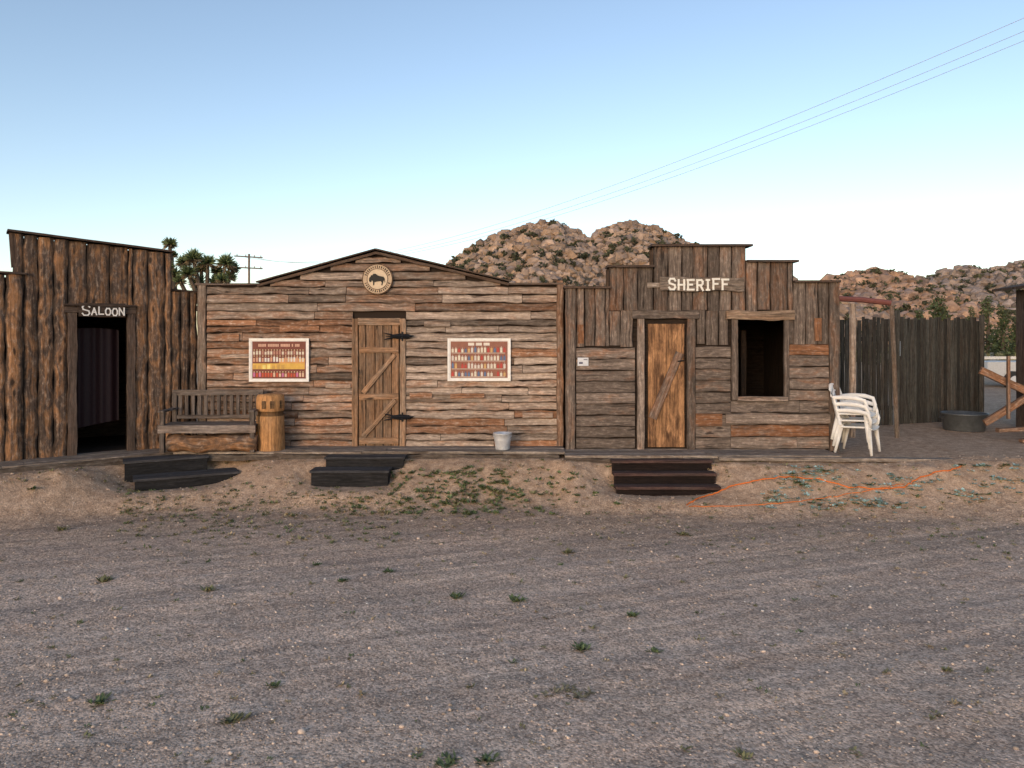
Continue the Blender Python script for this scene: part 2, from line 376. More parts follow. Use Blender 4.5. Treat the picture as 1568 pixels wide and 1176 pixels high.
# ------------------------------------------------------------------ MIDDLE BUILDING
D=12.0
general=empty('wooden_store_building')
mb=MB()
PX=D/K
rowh=11.2
def midtone(u,v):
    w=.8;b=.5
    if u<545:
        w=.55
        if v<485: w=.95; b=.42
        elif v<516: w=-.25; b=.5
        elif v>585: w=.45
        elif v<545 and u<380: w=.1
    elif u<640 : w=.8; b=.5
    if u>640:
        w=1.1; b=.62
        if R()<.25: w=.15; b=.5
    if v<440: w=.8; b=.46
    if R()<.09: b-=.2
    w+=U(-.3,.3); b+=U(-.2,.17)
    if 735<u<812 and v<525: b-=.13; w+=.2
    return w,b
v=684.0
while v>388:
    vt=v-rowh*U(.8,1.2)
    if v>487: segs=[(318,541),(622,853)]
    elif vt<437:
        ul=577-(max(vt,386)-385)*178/49.; ur=577+(max(vt,386)-385)*200/47.
        segs=[(ul-2,ur+2)] if ur-ul>16 else []
    else: segs=[(318,853)]
    for a,b_ in segs:
        u=a
        while u<b_-1:
            L=random.choice([U(40,90),U(80,200),U(120,230)])
            if b_-(u+L)<35: L=b_-u
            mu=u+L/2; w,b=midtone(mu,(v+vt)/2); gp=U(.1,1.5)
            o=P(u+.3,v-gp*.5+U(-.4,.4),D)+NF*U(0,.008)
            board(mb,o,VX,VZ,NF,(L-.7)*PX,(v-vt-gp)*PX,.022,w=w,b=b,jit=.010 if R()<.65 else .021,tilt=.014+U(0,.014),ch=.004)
            u+=L
    v=vt
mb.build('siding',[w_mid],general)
mb=MB()
pts=[(303,690),(862,690),(862,437),(776,433),(577,387),(399,433),(399,437),(303,437)]
fr=[P(u,vv,D)+Vector((0,.012,0)) for u,vv in pts]; bk=[p+Vector((0,.08,0)) for p in fr]
mb.poly(fr,(.5,.12,.5)); mb.poly(bk[::-1],(.5,.3,.5))
for i in range(len(pts)):
    j=(i+1)%len(pts); mb.poly([fr[i],fr[j],bk[j],bk[i]],(.5,.3,.5))
xa,xb=X(303,D),X(862,D)
zt=Z(437,D)
board(mb,Vector((xa,D+.1,.5)),VZ,VY,-VX,zt-.55,3.4,.04,b=.3)
board(mb,Vector((xb,D+.1,.5)),VZ,VY,VX,zt-.55,3.4,.04,b=.3)
board(mb,Vector((xa,D+3.5,.5)),VX,VZ,VY,xb-xa,zt-.6,.04,b=.3)
mb.build('walls',[w_dark],general)
mb=MB()
ap=P(577,383.5,D); lp=P(396,433.5,D); rp=P(779,431.5,D)
for a,c in ((lp,ap),(ap,rp)):
    A=(c-a); L=A.length; A.normalize(); Nn=A.cross(VY)*-1
    if Nn.z<0: Nn=-Nn
    board(mb,a+Vector((0,-.13,0)),A,VY,Nn,L,3.7,.022,w=.6,b=.55,jit=.004,step=.3)
    plank(mb,a+Vector((0,-.055,-.045)),c+Vector((0,-.055,-.045)),.045,.03,w=.4,b=.7,jit=.004)
board(mb,Vector((xa-.02,D-.07,zt)),VX,VY,VZ,X(402,D)-xa,.2,.03,w=.9,b=1.0,jit=.006)
board(mb,Vector((X(772,D),D-.07,zt+.01)),VX,VY,VZ,xb-X(772,D),.2,.03,w=.9,b=.9,jit=.006)
board(mb,Vector((xa,D+.13,zt-.12)),VX,VY,VZ,xb-xa,3.4,.03,b=.5)
mb.build('roof',[w_dark],general)
mb=MB()
board(mb,P(304,688,D),VZ,VX,NF,(688-434)*PX,.14,.055,w=.9,b=.30,jit=.01)
board(mb,P(852,688,D),VZ,VX,NF,(688-430)*PX,.11,.06,w=.2,b=.38,jit=.01)
mb.build('corner_posts',[w_mid],general)
mb=MB()
board(mb,P(540,684,D),VZ,VX,NF,(684-488)*PX,.095,.06,w=.35,b=.5,jit=.006)
board(mb,P(613,684,D),VZ,VX,NF,(684-488)*PX,.095,.06,w=.75,b=.75,jit=.006)
board(mb,P(549,498,D),VX,VZ,NF,64*PX,.115,.055,w=.75,b=.7,jit=.005)
u=550
for wd in (11,14,12,13,11):
    board(mb,P(u,682,D),VZ,VX,NF,184*PX,(wd-.9)*PX,.03+U(0,.005),w=U(.0,.6),b=U(.36,.56),jit=.004); u+=wd+.2
def onD(u,v,off,d=D): return P(u,v,d)+NF*off
plank(mb,onD(551,536,.037),onD(611,536,.037),.085,.026,w=.3,b=.6,jit=.005)
plank(mb,onD(551,608,.037),onD(611,606,.037),.095,.026,w=.4,b=.62,jit=.005)
plank(mb,onD(551,674,.037),onD(611,674,.037),.10,.026,w=.5,b=.6,jit=.005)
plank(mb,onD(557,601,.038),onD(605,543,.038),.075,.027,w=.6,b=.66,jit=.004)
plank(mb,onD(557,668,.038),onD(606,612,.038),.075,.027,w=.6,b=.63,jit=.004)
mb.build('door',[w_mid2],general)
mb=MB()
for vv in (515,638):
    for s in (-1,1):
        pts=[onD(628,vv+s*2,.075),onD(614,vv+s*3.0,.075),onD(603,vv+s*1.5,.075),onD(596,vv+s*3.5,.075),onD(589,vv+s*5,.075)]
        tube(mb,pts,[.014,.018,.015,.013,.006],6,(.012,.012,.014))
    tube(mb,[onD(592,vv,.078),onD(610,vv,.078),onD(630,vv,.078),onD(635,vv-1,.078)],[.004,.022,.02,.004],6,(.012,.012,.014))
    tube(mb,[onD(617,vv-7,.08),onD(617,vv+7,.08)],.013,8,(.015,.015,.016))
tube(mb,[onD(552,566,.08),onD(553,572,.1),onD(552,578,.08)],.008,6,(.015,.015,.016))
mb.build('hinges',[m_iron],general)
mb=MB()
for (u0,v0,L,wd,ww) in ((342,523,26,11,0),(628,610,34,10,.2),(340,549,44,7,.9),(500,594,38,7,.8),(650,500,40,8,.9),(800,640,46,9,.9),(690,610,52,8,0),(430,508,60,10,-.3)):
    board(mb,onD(u0,v0,.048),VX,VZ,NF,L*PX,wd*PX,.014,w=ww,b=U(.45,.6),jit=.01)
mb.build('patch_boards',[w_mid],general)
# ------------------------------------------------------------------ signs
STK={'S':[[(1,.82),(.78,1),(.22,1),(0,.8),(.1,.58),(.9,.42),(1,.2),(.78,0),(.22,0),(0,.18)]],
'H':[[(0.05,0),(0.05,1)],[(.95,0),(.95,1)],[(0,.5),(1,.5)]],
'E':[[(.08,0),(.08,1)],[(0,1),(1,1)],[(.1,.52),(.75,.52)],[(0,0),(1,0)]],
'R':[[(.08,0),(.08,1)],[(.05,1),(.75,1),(.95,.85),(.95,.65),(.75,.5),(.1,.5)],[(.55,.5),(1,0)]],
'I':[[(.5,0),(.5,1)],[(.15,1),(.85,1)],[(.15,0),(.85,0)]],
'F':[[(.08,0),(.08,1)],[(0,1),(1,1)],[(.1,.52),(.75,.52)]],
'A':[[(0,0),(.5,1),(1,0)],[(.2,.38),(.8,.38)]],'L':[[(.05,1),(.05,0),(.95,0)]],
'O':[[(.25,0),(0,.3),(0,.7),(.25,1),(.75,1),(1,.7),(1,.3),(.75,0),(.25,0)]],
'N':[[(0,0),(0,1),(1,0),(1,1)]]}
def letters(mb,txt,o,A,N,w,h,gap,sw,t,col,hs=None):
    x=0;k=0
    for i,chh in enumerate(txt):
        hh=h*(hs[i] if hs else 1)*U(.93,1.07); ww=w*(hs[i] if hs else 1)*(.62 if chh=='I' else 1); dy=U(-.012,.012)
        for st in STK[chh]:
            for (a,b) in zip(st[:-1],st[1:]):
                p0=o+A*(x+a[0]*ww)+VZ*(a[1]*hh+dy); p1=o+A*(x+b[0]*ww)+VZ*(b[1]*hh+dy)
                dd=(p1-p0); L=dd.length; dd.normalize(); k+=1
                B=N.cross(dd).normalized()
                cbox(mb,p0-dd*sw*.45-B*sw/2,dd,B,N,L+sw*.9,sw,t+k*.00012,col)
        x+=ww+gap
bs=empty('round_bison_sign')
c=onD(579.5,428,.06); rad=23.5*PX
mb=MB()
def disc(mb,c,r,t,col,n=40,mi=0):
    a=[c+VX*r*math.cos(6.28318*k/n)+VZ*r*math.sin(6.28318*k/n) for k in range(n)]; b=[p+NF*t for p in a]
    mb.poly(b,col,mi,[(p.x,p.z) for p in b])
    for k in range(n): mb.poly([a[k],a[(k+1)%n],b[(k+1)%n],b[k]],col,mi,[(p.x,p.z) for p in (a[k],a[(k+1)%n],b[(k+1)%n],b[k])])
disc(mb,c,rad,.03,(.2,.5,.5)); mb.build('rim',[w_mid2],bs)
mb=MB()
disc(mb,c+NF*.030,rad*.95,.003,(.46,.34,.23)); disc(mb,c+NF*.033,rad*.66,.003,(.60,.47,.33))
n=36
for k in range(n):
    if k in (0,1,17,18,19,35): continue
    th=6.28318*k/n; q=c+NF*.0332+VX*math.cos(th)*rad*.80+VZ*math.sin(th)*rad*.80
    rd=VX*math.cos(th)+VZ*math.sin(th); tg=-VX*math.sin(th)+VZ*math.cos(th); h=.040*U(.7,1.1)
    cbox(mb,q-rd*h/2-tg*.007,rd,tg,NF,h,.018*U(.6,1.1),.003,(.03,.02,.015))
for rr in (.67,.96):
    pts=[c+NF*.036+VX*math.cos(6.28318*k/36)*rad*rr+VZ*math.sin(6.28318*k/36)*rad*rr for k in range(37)]
    tube(mb,pts,.005,5,(.05,.03,.02),ref=VY,cap=False)
bis=[(-.95,.12),(-.98,-.2),(-.85,-.38),(-.68,-.30),(-.62,-.12),(-.5,-.32),(-.48,-.72),(-.36,-.72),(-.33,-.36),(-.05,-.3),(.38,-.25),(.5,-.4),(.46,-.72),(.58,-.72),(.66,-.38),(.78,-.1),(.86,-.4),(.9,-.38),(.86,.05),(.7,.28),(.35,.33),(.05,.42),(-.2,.62),(-.45,.6),(-.65,.4),(-.72,.5),(-.76,.34)]
s=rad*.56; f=[c+NF*.040+VX*a*s+VZ*b*s for a,b in bis]; g=[p-NF*.004 for p in f]
mb.poly(f,(.012,.011,.01))
for i in range(len(f)): j=(i+1)%len(f); mb.poly([f[i],f[j],g[j],g[i]],(.012,.011,.01))
mb.build('bison_emblem',[m_paint],bs)
# ------------------------------------------------------------------ posters
def poster(u0,v0,u1,v1,kind):
    e=empty('framed_poster'); mb=MB()
    o=onD(u0,v1,.062); W=(u1-u0)*PX; Hh=(v1-v0)*PX
    cbox(mb,o,VX,VZ,NF,W,Hh,.012,(.74,.72,.69))
    bw=.05
    bg=(.17,.05,.035) if kind==0 else (.26,.11,.075)
    cbox(mb,o+VX*bw+VZ*bw+NF*.012,VX,VZ,NF,W-2*bw,Hh-2*bw,.0015,bg)
    for i in range(4):
        a=(o+NF*.012,o+NF*.012+VZ*(Hh-.03),o+NF*.012,o+NF*.012+VX*(W-.03))[i]
        if i<2: cbox(mb,a,VX,VZ,NF,W,.03,.012,(.80,.78,.75))
        else: cbox(mb,a+VZ*.03,VX,VZ,NF,.03,Hh-.06,.0118,(.80,.78,.75))
    iw=W-2*bw-.03; x0=bw+.015; y0=bw+.01; ih=Hh-2*bw-.02
    b0=o+NF*.0137
    if kind==0:
        cbox(mb,b0+VX*(x0-.01)+VZ*(y0+ih*.245),VX,VZ,NF,iw*1.0,ih*.16,.0006,(.62,.38,.08))
        cbox(mb,b0+VX*(x0+iw*.5)+VZ*(y0+ih*.245),VX,VZ,NF,iw*.5,ih*.30,.0004,(.60,.30,.10))
        for j,(yy,hh,cs) in enumerate(((.03,.11,[(.5,.08,.04),(.6,.42,.3),(.5,.15,.3)]),(.25,.12,[(.5,.3,.08),(.72,.62,.2)]),(.45,.13,[(.62,.55,.45),(.55,.3,.2),(.66,.62,.58)]),(.65,.10,[(.62,.55,.45),(.4,.2,.15)]))):
            n=18 if j!=1 else 11; x=0
            for i in range(n):
                if j==1 and i>6: continue
                cbox(mb,b0+VX*(x0+iw*i/n)+VZ*(y0+ih*yy)+NF*.0007,VX,VZ,NF,iw/n*.66,ih*hh*U(.8,1.1),.001,random.choice(cs))
                if j==1: continue
                cbox(mb,b0+VX*(x0+iw*i/n+iw/n*.2)+VZ*(y0+ih*(yy+hh*1.12)),VX,VZ,NF,iw/n*.3,ih*.03,.001,(.6,.5,.3))
        for i in range(26):
            if R()<.85: cbox(mb,b0+VX*(x0+iw*.1+iw*.8*i/26)+VZ*(y0+ih*.87),VX,VZ,NF,iw/38,ih*.075,.001,(.55,.33,.24))
    else:
        for j in range(4):
            n=17
            for i in range(n):
                if R()<.07: continue
                hh=ih*U(.09,.14); cx=b0+VX*(x0+iw*i/n)+VZ*(y0+ih*(.03+.225*j))
                cl=random.choice([(.62,.56,.46),(.65,.6,.5),(.45,.06,.05),(.10,.16,.28),(.55,.35,.15),(.6,.55,.5)])
                cbox(mb,cx,VX,VZ,NF,iw/n*.66,hh,.001,cl)
                cbox(mb,cx+VX*iw/n*.2+VZ*(hh+.001),VX,VZ,NF,iw/n*.26,ih*.04,.001,(cl[0]*.7,cl[1]*.6,cl[2]*.6))
        for j in range(4): cbox(mb,b0+VX*x0+VZ*(y0+ih*(.005+.225*j)),VX,VZ,NF,iw*.97,ih*.014,.0005,(.62,.55,.45))
        for i in range(3): cbox(mb,b0+VX*(x0+iw*(.3+.14*i))+VZ*(y0+ih*.90),VX,VZ,NF,iw*.11,ih*.08,.001,(.68,.62,.55))
    mb.build('printed_panel',[m_paint],e)
poster(384,518,475,584,0); poster(686,518,782,583,1)
# ------------------------------------------------------------------ SALOON
sal=empty('saloon_building')
Ax,Ay=X(0,10.6),10.6; Bx,By=X(262,11.95),11.95
SD=Vector((Bx-Ax,By-Ay,0)).normalized(); SN=Vector((SD.y,-SD.x,0)); SA=Vector((Ax,Ay,0))
def ss(u):
    k=(u-784)/K
    return (k*Ay-Ax)/(SD.x-k*SD.y)
def PS(u,v,off=0):
    s=ss(u); p=SA+SD*s; p.z=CH-(v-HV)*p.y/K; return p+SN*off
def topv(u): return 354+(u-15)*(32.5/247)
mb=MB()
def slab(u0,u1,vt,z0=None,off=0,w=.6,b=.5,t=.035,zb=DZ-.03,jit=.017,bul=.022):
    s0,s1=ss(u0),ss(u1); um=(u0+u1)/2; zt=PS(um,vt).z
    o=SA+SD*s0+SN*off; o.z=zb if z0 is None else z0
    board(mb,o,VZ,SD,SN,zt-o.z,(s1-s0)*.97,t,w=w,b=b,jit=jit,bulge=bul)
edges=[36,58,82,104]
for a,b_ in zip(edges[:-1],edges[1:]): slab(a,b_,topv((a+b_)/2)+3,w=U(.5,.9),b=U(.42,.6),off=U(0,.012))
zdo=PS(150,480).z
for a,b_ in ((104,133),(133,168),(168,196)):
    slab(a,b_,topv((a+b_)/2)+3,z0=zdo+.08,w=U(.5,.8),b=U(.45,.55),jit=.008,bul=.006,t=.03)
for a,b_ in ((203,226),(226,252),(252,263)): slab(a,b_,topv((a+b_)/2)+3,w=U(.5,.9),b=U(.45,.65),off=U(0,.012))
slab(196,203,topv(200)+3,z0=zdo+.08,w=.4,b=.45)
slab(20,37,topv(28)+3,w=.8,b=.45)
for a,b_ in ((-150,-118),(-118,-90),(-90,-60),(-60,-35),(-35,-14),(-14,8),(8,34)):
    slab(a,b_,421,w=U(.3,.6),b=U(.52,.66),off=.045,t=.04,jit=.019)
for a,b_ in ((262,276),(276,290),(290,301)): slab(a,b_,447,w=.5 if a==262 else .9,b=.45,off=.005)
mb.build('bark_slabs',[w_sal],sal)
mb=MB()
def back(u0,u1,z0,z1,off=-.004,t=.05):
    s0,s1=ss(u0),ss(u1); o=SA+SD*s0+SN*(off-t); o.z=z0
    board(mb,o,SD,VZ,SN,s1-s0,z1-z0,t,w=.5,b=.15,ch=.001)
zt=PS(262,topv(262)+4).z
back(-150,20,.5,PS(0,424).z); back(20,112,.5,zt); back(194,262,.5,zt); back(112,194,zdo+.05,zt); back(262,301,.5,PS(270,450).z)
for a,b_ in zip((22,80,140,200),(80,140,200,250)):
    za=PS(b_,topv(b_)+5).z
    if za>zt+.01: back(a,b_,zt-.02,za,off=-.006,t=.04)
s0,s1=ss(-150),ss(297)
for s in (s0,s1-.05):
    o=SA+SD*s-SN*3.4; o.z=.5; board(mb,o,SN,VZ,SD,3.33,2.44,.05,w=.5,b=.3)
o=SA+SD*s0-SN*3.45; o.z=.5; board(mb,o,SD,VZ,SN,s1-s0,2.5,.05,w=.5,b=.25)
o=SA+SD*s0-SN*3.5; o.z=2.95; board(mb,o,SD,SN,VZ,s1-s0,3.44,.05,w=.5,b=.3)
o=SA+SD*s0-SN*3.4; o.z=.56; board(mb,o,SD,SN,VZ,s1-s0,3.4,.05,w=.5,b=.3)
o=SA+SD*ss(105)-SN*2.2; o.z=.61; board(mb,o,SD,VZ,SN,2.2,1.05,.08,w=.5,b=.5); 
def cap(u0,v0,u1,v1,dep=.3,t=.03,ov=.1,b=.45):
    a=PS(u0,v0); c=PS(u1,v1); A=(c-a); L=A.length; A.normalize()
    board(mb,a-SN*(dep-ov),A,SN,VZ,L,dep,t,w=.5,b=b,jit=.005)
cap(11,355,264,387.5,.42,.03,.13)
cap(-150,410,40,421.5,.4,.03,.14)
cap(260,445,302,449,.3,.03,.08)
plank(mb,PS(22,410)+SN*.02,PS(18,357)+SN*.02,.08,.03,N=SN,w=.6,b=.6)
board(mb,(lambda p:Vector((p.x,p.y,.6)))(PS(103,600,.035)),VZ,SD,SN,zdo-.6+.06,.12,.05,w=.6,b=.8,jit=.01)
board(mb,(lambda p:Vector((p.x,p.y,.6)))(PS(194,600,.035)),VZ,SD,SN,zdo-.6+.06,.11,.05,w=.6,b=.7,jit=.01)
p=PS(97,470); p.z=zdo+.0; board(mb,p+SN*.036,SD,VZ,SN,ss(206)-ss(97),.10,.07,w=.6,b=.6,jit=.01)
p=PS(97,470); p.z=zdo+.105; board(mb,p+SN*.02,SD,VZ,SN,ss(206)-ss(97),.03,.12,w=.6,b=.35,jit=.005)
mb.build('walls_and_trim',[w_dark],sal)
mb=MB()
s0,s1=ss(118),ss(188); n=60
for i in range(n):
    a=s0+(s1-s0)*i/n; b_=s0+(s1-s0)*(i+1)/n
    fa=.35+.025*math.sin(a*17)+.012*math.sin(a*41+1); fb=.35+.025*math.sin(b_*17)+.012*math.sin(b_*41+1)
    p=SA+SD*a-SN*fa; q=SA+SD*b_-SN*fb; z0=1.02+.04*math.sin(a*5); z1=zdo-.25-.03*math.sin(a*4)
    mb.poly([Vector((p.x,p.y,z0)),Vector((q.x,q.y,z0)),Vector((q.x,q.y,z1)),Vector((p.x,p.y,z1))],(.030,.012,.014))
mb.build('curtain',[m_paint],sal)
sg=empty('saloon_sign'); mb=MB()
p=PS(119,485,.11)
board(mb,p,SD,VZ,SN,(ss(190)-ss(119)),.21,.02,w=.6,b=.35,jit=.006); mb.build('plank',[w_dark],sg)
mb=MB(); Ls=(ss(186)-ss(124))
letters(mb,'SALOON',PS(124.5,482,.131),SD,SN,Ls*.118,.105,Ls*.052,.019,.006,(.72,.70,.67),hs=[1.45,1,1,1,1,1]); mb.build('lettering',[m_paint],sg)
# ------------------------------------------------------------------ SHERIFF
E=11.75; EX=E/K
sh=empty('sheriff_building'); mb=MB()
def vb(u0,u1,vt,vbm,w=None,b=None,off=0,jit=.009):
    board(mb,P(u0,vbm,E)+NF*off,VZ,VX,NF,(vbm-vt)*EX,(u1-u0-U(.7,2.0))*EX,.025,w=U(.7,1.4) if w is None else w,b=U(.26,.72) if b is None else b,jit=jit)
def run(u0,u1,vt,vbm,ws,**k):
    u=u0; i=0
    while u<u1-.5:
        wd=ws[i%len(ws)]*U(.8,1.2); 
        if u1-(u+wd)<6: wd=u1-u
        vb(u,u+wd,vt+U(-1,1),vbm+U(-2,2),off=U(0,.014),**k); u+=wd; i+=1
run(868,933,441,530,[14,15,16]); run(933,1000,409,476,[19,23,24]); run(933,970,476,530,[18,20]); 
run(970,1001,476,480,[15])
run(1001,1142,377,476,[20,22,17]); run(1142,1214,401,476,[19,22,24])
run(1214,1268,432,526,[16,20,22]); run(1066,1116,476,528,[16,18]); run(1205,1215,490,526,[10])
def hb(u0,u1,v0,v1,rows,ww=None,off=.0):
    h=(v1-v0)/rows
    for i in range(rows):
        u=u0; va=v1-i*h
        while u<u1-1:
            L=U(60,160)
            if u1-(u+L)<35: L=u1-u
            w=U(.85,1.4); b=U(.40,.85)
            if ww and (i,) in ww: w,b=ww[(i,)]
            board(mb,P(u+.2,va,E)+NF*(off+U(0,.008)),VX,VZ,NF,(L-.6)*EX,(h-U(.5,2.0))*EX,.026,w=w,b=b,jit=.010,tilt=.012); u+=L
hb(882,972,532,686,9)
hb(1064,1118,530,686,9); 
hb(1118,1268,613,686,4,{(0,):(1.1,.8),(1,):(.1,.5),(2,):(1.2,.8)})
hb(1206,1268,526,613,5,{(4,):(-.3,.55),(3,):(1.1,.5)})
board(mb,onD(1064,652,.045,E),VX,VZ,NF,.42,.2,.012,w=-.2,b=.5,jit=.005)
board(mb,onD(1245,522,.042,E),VZ,VX,NF,.36,.12,.012,w=-.2,b=.6,jit=.005)
board(mb,onD(884,526,.042,E),VZ,VX,NF,.3,.1,.012,w=-.2,b=.5,jit=.005)
board(mb,onD(1110,648,.046,E),VX,VZ,NF,1.65,.15,.02,w=1.2,b=.95,jit=.008)
board(mb,P(866,690,E),VZ,VX,NF,(690-437)*EX,.15,.06,w=.9,b=.55,jit=.008)
board(mb,P(1268,690,E),VZ,VX,NF,(690-430)*EX,.16,.06,w=.9,b=.42,jit=.008)
board(mb,P(975,688,E)+NF*.012,VZ,VX,NF,(688-488)*EX,.115,.05,w=1.2,b=1.0,jit=.006)
board(mb,P(1051,688,E)+NF*.012,VZ,VX,NF,(688-488)*EX,.13,.05,w=.9,b=.4,jit=.006)
board(mb,P(967,488,E)+NF*.01,VX,VZ,NF,102*EX,.13,.07,w=1.2,b=.45,jit=.008)
board(mb,P(1119,612,E)+NF*.01,VZ,VX,NF,(612-488)*EX,.10,.05,w=1.1,b=.5,jit=.005)
board(mb,P(1199,612,E)+NF*.01,VZ,VX,NF,(612-488)*EX,.08,.05,w=1.1,b=.45,jit=.005)
board(mb,P(1128,614,E)+NF*.02,VX,VZ,NF,(1204-1128)*EX,.075,.06,w=1.1,b=.8,jit=.005)
mb.build('planks',[w_she],sh)
mb=MB()
board(mb,P(1110,490,E)+NF*.045,VX,VZ,NF,(1214-1110)*EX,.145,.04,w=.9,b=.6,jit=.018,bulge=.01)
mb.build('window_header',[w_mid2],sh)
mb=MB()
u=992
for wd in (28,27.5):
    board(mb,P(u,684,E)+NF*.002,VZ,VX,NF,(684-496)*EX,(wd-.2)*EX,.03,w=U(0.3,.5),b=.62,jit=.002); u+=wd
mb.build('door',[w_ply],sh)
mb=MB(); plank(mb,onD(998,640,.034,E),onD(1040,540,.034,E),.13,.026,w=.6,b=.62,jit=.004)
mb.build('door_brace',[w_she],sh)
mb=MB()
tube(mb,[onD(1036,553,.06,E),onD(1046,552,.06,E)],.012,6,(.015,.014,.013)); 
cbox(mb,onD(1034,550,.034,E),VX,VZ,NF,.1,.07,.012,(.02,.018,.016))
mb.build('latch',[m_iron],sh)
mb=MB()
def bk2(u0,u1,vt,vbm):
    board(mb,P(u0,vbm,E)+Vector((0,.062,0)),VX,VZ,NF,(u1-u0)*EX,(vbm-vt)*EX,.05,w=.5,b=.1,ch=.001)
bk2(866,933,442,690); bk2(933,1001,411,690); bk2(1001,1127,379,690); bk2(1127,1142,379,490); bk2(1142,1204,402,490); bk2(1127,1204,612,690); bk2(1204,1215,402,690); bk2(1215,1281,434,690)
xa,xb=X(866,E),X(1281,E); zt=Z(445,E)
board(mb,Vector((xa+.01,E+.07,.5)),VZ,VY,VX,zt-.5,3.2,.04,b=.1)
board(mb,Vector((xb-.01,E+.07,.5)),VZ,VY,-VX,zt-.5,3.2,.04,b=.1)
board(mb,Vector((xa,E+3.3,.5)),VX,VZ,NF,xb-xa,zt-.5,.04,b=.05)  # room boards darkened in colour to stand in for interior shade behind the window
board(mb,Vector((xa,E+.07,zt-.14)),VX,VY,VZ,xb-xa,3.3,.04,b=.2)
board(mb,Vector((xa,E+.07,.55)),VX,VY,VZ,xb-xa,3.2,.04,b=.1)
board(mb,Vector((X(1160,E),E+.9,.6)),VZ,VX,NF,1.9,.09,.06,w=.6,b=.15,jit=.004)
def c2(u0,u1,v,dep=.32):
    board(mb,P(u0,v,E)+Vector((0,dep-.1,0)),VX,NF,VZ,(u1-u0)*EX,dep,.035,w=.5,b=.55,jit=.004)
c2(996,1150,378); c2(1143,1220,402); c2(929,1001,410); c2(863,935,442); c2(1214,1284,433)
for u,va,vc in ((1001,379,411),(1142,379,402),(933,411,442),(1215,402,434)):
    board(mb,P(u,vc,E)+Vector((-.02,.065,0)),VZ,VY,VX,(vc-va)*EX,.2,.03,w=.5,b=.5)
mb.build('walls_and_caps',[w_dark],sh)
sg=empty('sheriff_sign'); mb=MB()
board(mb,P(1009,446,E)+NF*.06,VX,VZ,NF,(1137-1009)*EX,21*EX,.028,w=.4,b=.42,jit=.022,bulge=.004); 
board(mb,P(990,441,E)+NF*.045,VX,VZ,NF,26*EX,8*EX,.012,w=.9,b=.6,jit=.008)
mb.build('plank',[w_deck],sg)
mb=MB(); letters(mb,'SHERIFF',P(1022.5,444,E)+NF*.094,VX,NF,9.4*EX,15.0*EX,4.6*EX,.030,.01,(.74,.72,.66)); mb.build('lettering',[m_paint],sg)
mb=MB(); cbox(mb,onD(884,560,.05,E),VX,VZ,NF,.17,.13,.02,(.6,.62,.66)); cbox(mb,onD(886,557,.071,E),VX,VZ,NF,.06,.03,.002,(.1,.1,.15)); cbox(mb,onD(893,551,.071,E),VX,VZ,NF,.06,.012,.002,(.1,.1,.15)); mb.build('notice_card',[m_paint])
# ------------------------------------------------------------------ BOARDWALK
bw=empty('boardwalk'); mb=MB()
def deckrun(x0,x1,y0,y1,z,k):
    for i in range(k):
        ya=y0+(y1-y0)*i/k; wd=(y1-y0)/k
        x=x0+U(-.05,.0)
        while x<x1-.05:
            L=U(1.2,2.6); 
            if x1-(x+L)<.6: L=x1-x
            board(mb,Vector((x,ya+(U(-.02,.01) if i==0 else 0),z-.035)),VX,VY,VZ,L-.006,wd*.96,.035+U(0,.008),w=U(.5,1),b=U(.35,.65),jit=.008); x+=L
deckrun(X(295,12),X(866,11.4),11.4,12.1,DZ,5)
deckrun(X(866,11.4)+.01,X(1290,11.1),11.1,11.85,DZ-.012,5)
board(mb,Vector((X(300,11.4),11.40,DZ-.13)),VX,VZ,NF,5.6,.09,.035,w=.5,b=.20,jit=.016)
board(mb,Vector((X(866,11.1),11.10,DZ-.14)),VX,VZ,NF,X(1290,11.1)-X(866,11.1),.09,.035,w=.5,b=.20,jit=.016)
board(mb,Vector((X(1100,11.05),11.0,DZ-.07)),Vector((1,0,-.008)).normalized(),VY,VZ,X(1475,11.05)-X(1100,11.05),.14,.05,w=.8,b=.5,jit=.014)
for i in range(5):
    s=-1.6; end=2.75-i*.03
    while s<end-.05:
        L=U(1.2,2.2); 
        if end-(s+L)<.6: L=end-s
        o=SA+SD*s+SN*(-.1+.13*i); o.z=DZ-.04-.002*i
        board(mb,o,SD,SN,VZ,L-.006,.125,.038,w=U(.6,1),b=U(.35,.55),jit=.008); s+=L
o=SA+SD*-1.6+SN*.56; o.z=DZ-.135; board(mb,o,SD,VZ,SN,4.3,.1,.03,w=.5,b=.22,jit=.012)
mb.build('planks',[w_deck],bw)
# ------------------------------------------------------------------ STEPS
def steps(mat,specs,dirv=VX,name='wooden_steps'):
    e=empty(name); mb=MB(); N=Vector((dirv.y,-dirv.x,0))
    for (cx,yf,L,zt,zb,dep) in specs:
        o=Vector((cx,yf,0))-dirv*L/2
        for k in range(2):
            oo=o-N*(dep*(k+1)/2-.02); oo.z=zt-.035
            board(mb,oo-dirv*.02,dirv,N,VZ,L+.04,dep/2-.006,.035,w=U(.2,.9),b=U(.8,1.1),jit=.003)
        oo=o-N*.03; oo.z=zb-.12; board(mb,oo,dirv,VZ,N,L,zt-.037-zb+.12,.025,w=.5,b=.3,jit=.002)
        for q in (0,L-.03):
            oo=o+dirv*q-N*dep; oo.z=zb-.12; board(mb,oo,N,VZ,dirv,dep-.032,zt-.037-zb+.12,.03,w=.5,b=.35)
    mb.build('treads_and_risers',[mat],e)
dv=Vector((.88,.47,0)).normalized()
steps(w_black,[(X(257,11.05),11.02,1.12,.58,.30,.36),(X(292,10.9),10.80,1.38,.37,.19,.40)],dv)
steps(w_black,[(X(559,11.15),11.12,1.17,.585,.35,.3),(X(535,10.8),10.80,1.12,.44,.19,.33)])
e=empty('wooden_steps'); mb=MB()
xa,xb=X(938,10.8),X(1094,10.8)
